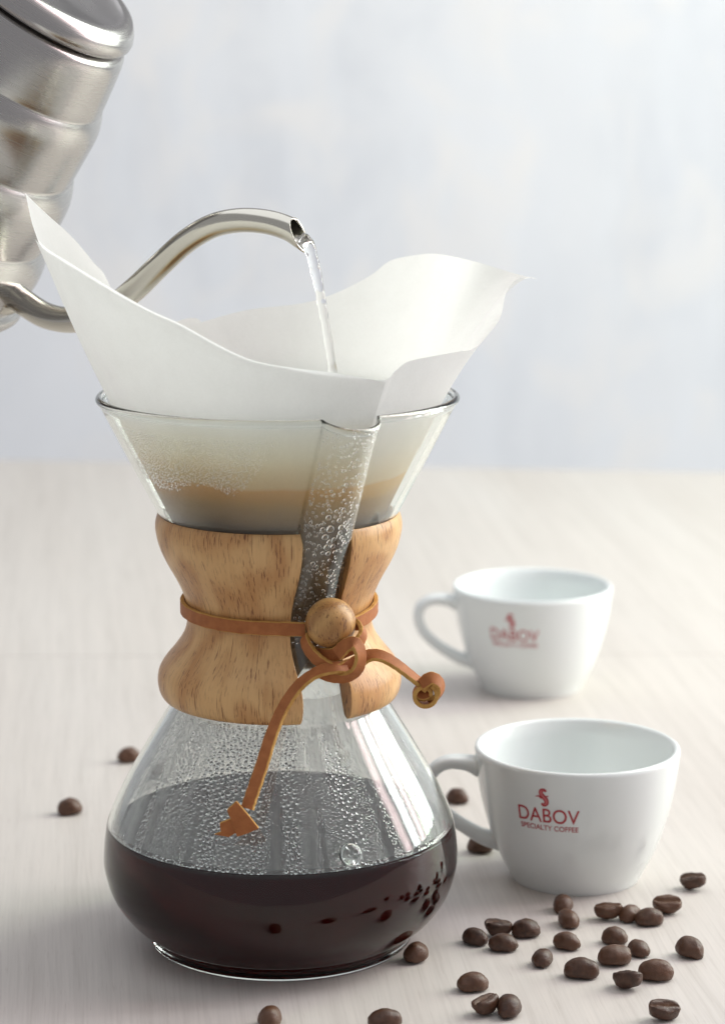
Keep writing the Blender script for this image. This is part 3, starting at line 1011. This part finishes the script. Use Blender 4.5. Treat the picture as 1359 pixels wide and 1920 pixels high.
# ------------------------------------------------------------------ cups
def make_cup():
    root = empty('coffee_cup')
    o_ = crom([(0.0256, 0.0), (0.0263, 0.0016), (0.0278, 0.0048), (0.0312, 0.0115), (0.0344, 0.0200), (0.0371, 0.0295), (0.0390, 0.0390), (0.0401, 0.0470), (0.0406, 0.0522)], 6)
    o_ = [tuple(p) for p in o_]
    lip = [(0.0404, 0.0533), (0.0396, 0.0539), (0.0386, 0.0537), (0.0380, 0.0529)]
    i_ = [(0.0373, 0.0470), (0.0362, 0.0390), (0.0342, 0.0295), (0.0312, 0.0200), (0.0270, 0.0125), (0.0200, 0.0070), (0.0100, 0.0050), (0, 0.0046)]
    i_ = [tuple(p) for p in crom(i_, 4)]
    i_[-1] = (0, 0.0046)
    prof = [(0, 0.0014), (0.0215, 0.0014), (0.0228, 0.0)] + o_ + lip + i_
    bodyc = lathe('body', prof, 128, M_CHINA, root)
    def r_out(z): return float(np.interp(z, [p[1] for p in o_], [p[0] for p in o_]))
    # handle: ear shaped loop on the side
    hp = crom([(-0.0385, 0.0445), (-0.0440, 0.0462), (-0.0515, 0.0462), (-0.0570, 0.0425), (-0.0582, 0.0365), (-0.0555, 0.0295), (-0.0500, 0.0238), (-0.0430, 0.0190), (-0.0365, 0.0155), (-0.0300, 0.0140)], 6)
    n = len(hp)
    V, rings, Fc = [], [], []
    for i, p in enumerate(hp):
        a = hp[max(i - 1, 0)]; c = hp[min(i + 1, n - 1)]
        t = Vector((c[0] - a[0], 0, c[1] - a[1])).normalized()
        nn = Vector((t.z, 0, -t.x))
        f = i / (n - 1)
        w = 0.0036 + 0.0022 * (abs(2 * f - 1) ** 3)
        h = 0.0026 + 0.0014 * (abs(2 * f - 1) ** 4)
        rg = []
        for k in range(20):
            ang = 2 * math.pi * k / 20
            cx, sx = math.cos(ang), math.sin(ang)
            ex = lambda q: math.copysign(abs(q) ** 0.8, q)
            rg.append(len(V)); V.append(Vector((p[0], 0, p[1])) + nn * (h * ex(cx)) + Vector((0, 1, 0)) * (w * ex(sx)))
        rings.append(rg)
    for A, B in zip(rings, rings[1:]):
        for k in range(20): Fc.append((A[k], A[(k + 1) % 20], B[(k + 1) % 20], B[k]))
    Fc.append(tuple(rings[0])); Fc.append(tuple(reversed(rings[-1])))
    fix_normals(mesh_obj('handle', V, Fc, M_CHINA, root))
    # printed mark, wrapped on the wall
    azl = R(-19.5)
    def wrap(u, v, lift):
        th = azl + u / 0.0385
        r = r_out(v) + lift
        return (r * math.sin(th), -r * math.cos(th), v)
    def text_mesh(name, body_, width, height, u0, v0, bold=0.0):
        cu = bpy.data.curves.new(name, 'FONT'); cu.body = body_; cu.size = 1.0; cu.resolution_u = 6; cu.offset = bold
        to = bpy.data.objects.new(name, cu); COL.objects.link(to)
        bpy.context.view_layer.update()
        dg = bpy.context.evaluated_depsgraph_get()
        me0 = bpy.data.meshes.new_from_object(to.evaluated_get(dg))
        co = [v.co.copy() for v in me0.vertices]
        fs = [tuple(p.vertices) for p in me0.polygons]
        x0 = min(c.x for c in co); x1 = max(c.x for c in co); y0 = min(c.y for c in co); y1 = max(c.y for c in co)
        bpy.data.objects.remove(to); bpy.data.meshes.remove(me0)
        V = [wrap(u0 + (c.x - x0) / (x1 - x0) * width, v0 + (c.y - y0) / (y1 - y0) * height, 0.00014) for c in co]
        return mesh_obj(name, V, fs, M_RED, root, False)
    text_mesh('lettering', 'DABOV', 0.0248, 0.0060, -0.0124, 0.0330, 0.006)
    text_mesh('lettering', 'SPECIALTY COFFEE', 0.0240, 0.0022, -0.0119, 0.0297, 0.012)
    # emblem: a pinkish S with a dark red outline and a small cross stroke
    def ribbon(pts, wds, mat, lift, nm):
        Q = crom([tuple(p) for p in pts], 8); Wd = crom([(w,) for w in wds], 8)
        V, Fc = [], []
        for i, q in enumerate(Q):
            a = Q[max(i - 1, 0)]; c = Q[min(i + 1, len(Q) - 1)]
            tx, ty = c[0] - a[0], c[1] - a[1]; l = math.hypot(tx, ty) or 1
            w = float(Wd[i][0]) / 2
            V.append(wrap(q[0] - ty / l * w, q[1] + tx / l * w, lift)); V.append(wrap(q[0] + ty / l * w, q[1] - tx / l * w, lift))
            if i: Fc.append((2 * i - 2, 2 * i - 1, 2 * i + 1, 2 * i))
        return mesh_obj(nm, V, Fc, mat, root, False)
    ex, ey = -0.0014, 0.0433
    sp = [(0.0012, 0.0027), (0.0004, 0.0033), (-0.0007, 0.0029), (-0.0008, 0.0016), (0.0002, 0.0004), (0.0011, -0.0008), (0.0011, -0.0022), (0.0001, -0.0029), (-0.0008, -0.0023)]
    sp = [(x * 1.0 + ex, y + ey) for x, y in sp]
    ribbon(sp, [0.0009, 0.0012, 0.0015, 0.0017, 0.0019, 0.0019, 0.0017, 0.0013, 0.0009], M_RED, 0.00012, 'emblem')
    ribbon(sp[1:-1], [0.0002, 0.0005, 0.0007, 0.0007, 0.0008, 0.0006, 0.0002], M_PINK, 0.00020, 'emblem_fill')
    ribbon([(ex - 0.0030, ey + 0.0003), (ex - 0.0018, ey + 0.0006), (ex - 0.0006, ey - 0.0001), (ex + 0.0010, ey + 0.0006), (ex + 0.0021, ey + 0.0011)], [0.0003, 0.0006, 0.0007, 0.0006, 0.0003], M_RED, 0.00016, 'emblem_stroke')
    return root

def copy_tree(o, parent=None):
    c = o.copy(); COL.objects.link(c)
    if parent: c.parent = parent
    for ch in list(o.children): copy_tree(ch, c)
    return c
cup2 = make_cup()
cup1 = copy_tree(cup2)
cup2.location = (0.1152, 0.0675, 0); cup2.rotation_euler.z = R(-2)
cup1.location = (0.1169, 0.3604, 0); cup1.rotation_euler.z = R(2)
tag(cup2, 'white china coffee cup beside the flask with coffee beans at its foot', 'cup', 'white printed coffee cups')
tag(cup1, 'white china coffee cup standing alone farther from the beans and flask', 'cup', 'white printed coffee cups')

# ------------------------------------------------------------------ beans
def bean_mesh(seed):
    rg = random.Random(seed)
    nu, nv = 36, 22
    V, Fc, cre = [], [], []
    sd = Vector((seed * 3.1, seed * 1.7, 0.3))
    for j in range(nv + 1):
        ph = math.pi * j / nv
        for i in range(nu):
            th = 2 * math.pi * i / nu
            x = -math.cos(ph)                    # long axis
            s = math.sin(ph) ** 0.88
            y, z = s * math.cos(th), s * math.sin(th)
            px, py = x * 0.0053, y * 0.0039
            cr = 0.0
            if z >= 0:
                pz = z * 0.0046
            else:
                flat = -0.0012 * (1 - abs(y) ** 3 * 0.3) * min(1, -z * 2.2)
                g = math.exp(-((py - 0.0004 * math.sin(px * 700 + seed)) / 0.00055) ** 2) * (1 - abs(x) ** 4)
                cr = g
                lob = 0.0006 * math.exp(-((abs(py) - 0.0017) / 0.0010) ** 2) * (1 - x * x)
                pz = flat - lob * min(1, -z * 3) + 0.0016 * g * min(1, -z * 3)
            v = Vector((px, py, pz))
            nz = mnoise.noise(v * 260 + sd) * 0.00055 + mnoise.noise(v * 800 + sd) * 0.00020
            nr = Vector((px, py, z * 0.004)).normalized() if (abs(px) + abs(py)) > 0 else Vector((0, 0, 1))
            V.append(v + nr * nz); cre.append(cr)
    for j in range(nv):
        for i in range(nu):
            k = (i + 1) % nu
            Fc.append((j * nu + i, j * nu + k, (j + 1) * nu + k, (j + 1) * nu + i))
    me = bpy.data.meshes.new('coffee_bean')
    me.from_pydata([tuple(v) for v in V], [], Fc)
    bm = bmesh.new(); bm.from_mesh(me)
    at = bm.verts.layers.float.new('crease')
    for v, c in zip(bm.verts, cre): v[at] = c
    bmesh.ops.remove_doubles(bm, verts=bm.verts, dist=1e-6)
    bmesh.ops.recalc_face_normals(bm, faces=bm.faces)
    for f in bm.faces: f.smooth = True
    bm.to_mesh(me); bm.free()
    me.materials.append(M_BEAN)
    return me
BM = [bean_mesh(k) for k in range(1, 10)]
UPD, UPF = 0.0, 180.0    # round side up / crease side up
SB = 1.04
beans = [  # px, py, yaw, roll about long axis, pitch, scale, label
 (242, 1418, 20, UPD, 0, 1.0, 'roasted bean half hidden behind the left shoulder of the flask'),
 (132, 1515, 25, UPD, 0, 1.0, 'roasted bean lying alone on the bare table opposite the cups'),
 (857, 1495, -20, UPD, 0, 0.95, 'roasted bean seen through the loop of the near cup handle'),
 (900, 1586, -12, UPD, 0, 1.0, 'dark roasted bean in shadow under the cup handle'),
 (780, 1788, 62, UPD, 0, 0.98, 'roasted bean lying close beside the foot of the flask'),
 (507, 1910, 80, UPD, 0, 0.98, 'roasted bean in front of the flask base seen end on'),
 (722, 1912, 10, UPD, 0, 1.05, 'roasted bean in front of the flask, cut by the lower picture edge and lying lengthwise'),
 (890, 1757, -35, UPD, 0, 0.93, 'roasted bean beside the cluster of three touching beans'),
 (934, 1743, 8, UPF, 4, 1.0, 'crease up bean at the back of a cluster of three'),
 (943, 1769, -12, UPD, 0, 1.0, 'round backed bean in front of the crease up one in the cluster of three'),
 (986, 1743, 5, UPD, 0, 1.0, 'smooth oval bean touching the crease up bean in the cluster of three'),
 (1054, 1696, 75, UPD, 0, 0.9, 'roasted bean right against the foot of the near cup'),
 (1065, 1723, 105, UPD, 0, 0.98, 'roasted bean just in front of the one at the cup foot'),
 (1139, 1712, -8, UPF, -6, 0.98, 'rough crease up bean at one end of a row of four'),
 (1180, 1713, 50, UPD, 0, 0.92, 'tilted smooth bean second in the row of four'),
 (1217, 1721, 5, UPD, 0, 0.95, 'light brown round backed bean third in the row of four'),
 (1250, 1701, -5, 205, 0, 0.95, 'bean showing its flat creased face at the end of the row'),
 (1297, 1656, -25, 190, -14, 0.93, 'bean resting on its back far from the others beside the near cup'),
 (1062, 1766, -30, UPD, 0, 0.95, 'roasted bean alone in the middle between cup and small clusters'),
 (1152, 1756, -18, UPD, 0, 0.92, 'small oval bean behind a long bean and a short one'),
 (1196, 1778, -55, UPD, 0, 0.88, 'short round bean touching the end of a long bean'),
 (1152, 1794, 4, UPD, 0, 1.1, 'long smooth bean touching a short round one'),
 (1292, 1780, -38, UPD, 8, 1.05, 'light brown bean lying apart on the open side of the table'),
 (1017, 1796, 70, UPD, 0, 0.92, 'egg shaped bean seen end on between two oval beans'),
 (1090, 1819, -12, UPD, 0, 1.1, 'long oval bean lying diagonally near the broken crease bean'),
 (1229, 1823, -4, UPD, 0, 1.06, 'long wrinkled bean beside the bean with the split crease'),
 (1175, 1840, -32, 160, -14, 1.02, 'tilted bean with a wide split crease facing up'),
 (886, 1843, 8, UPD, 0, 1.02, 'broad bean with a pointed end, lying apart near the touching pair'),
 (909, 1888, 40, 168, -10, 0.95, 'cracked crease up bean leaning against a round one'),
 (953, 1889, 82, UPD, 0, 1.0, 'round bean with the cracked bean leaning against it'),
 (1245, 1899, 14, 200, 8, 0.98, 'bean lying on its back with pale crease, apart in the foreground'),
]
for i, (px, py, yaw, roll, pit, sc, lab) in enumerate(beans):
    me = BM[(i * 4) % 9]
    o = bpy.data.objects.new('coffee_bean', me); COL.objects.link(o)
    rot = Matrix.Rotation(R(yaw), 4, 'Z') @ Matrix.Rotation(R(pit), 4, 'Y') @ Matrix.Rotation(R(roll), 4, 'X') @ Matrix.Diagonal((sc * SB * rng.uniform(0.94, 1.07), sc * SB * rng.uniform(0.93, 1.08), sc * SB * rng.uniform(0.92, 1.06), 1))
    lo = min((rot @ v.co).z for v in me.vertices)
    p = at_z(px, py, 0.0026)
    o.matrix_world = Matrix.Translation((p.x, p.y, -lo + 0.00005)) @ rot
    tag(o, lab, 'coffee bean', 'roasted coffee beans scattered on the table')
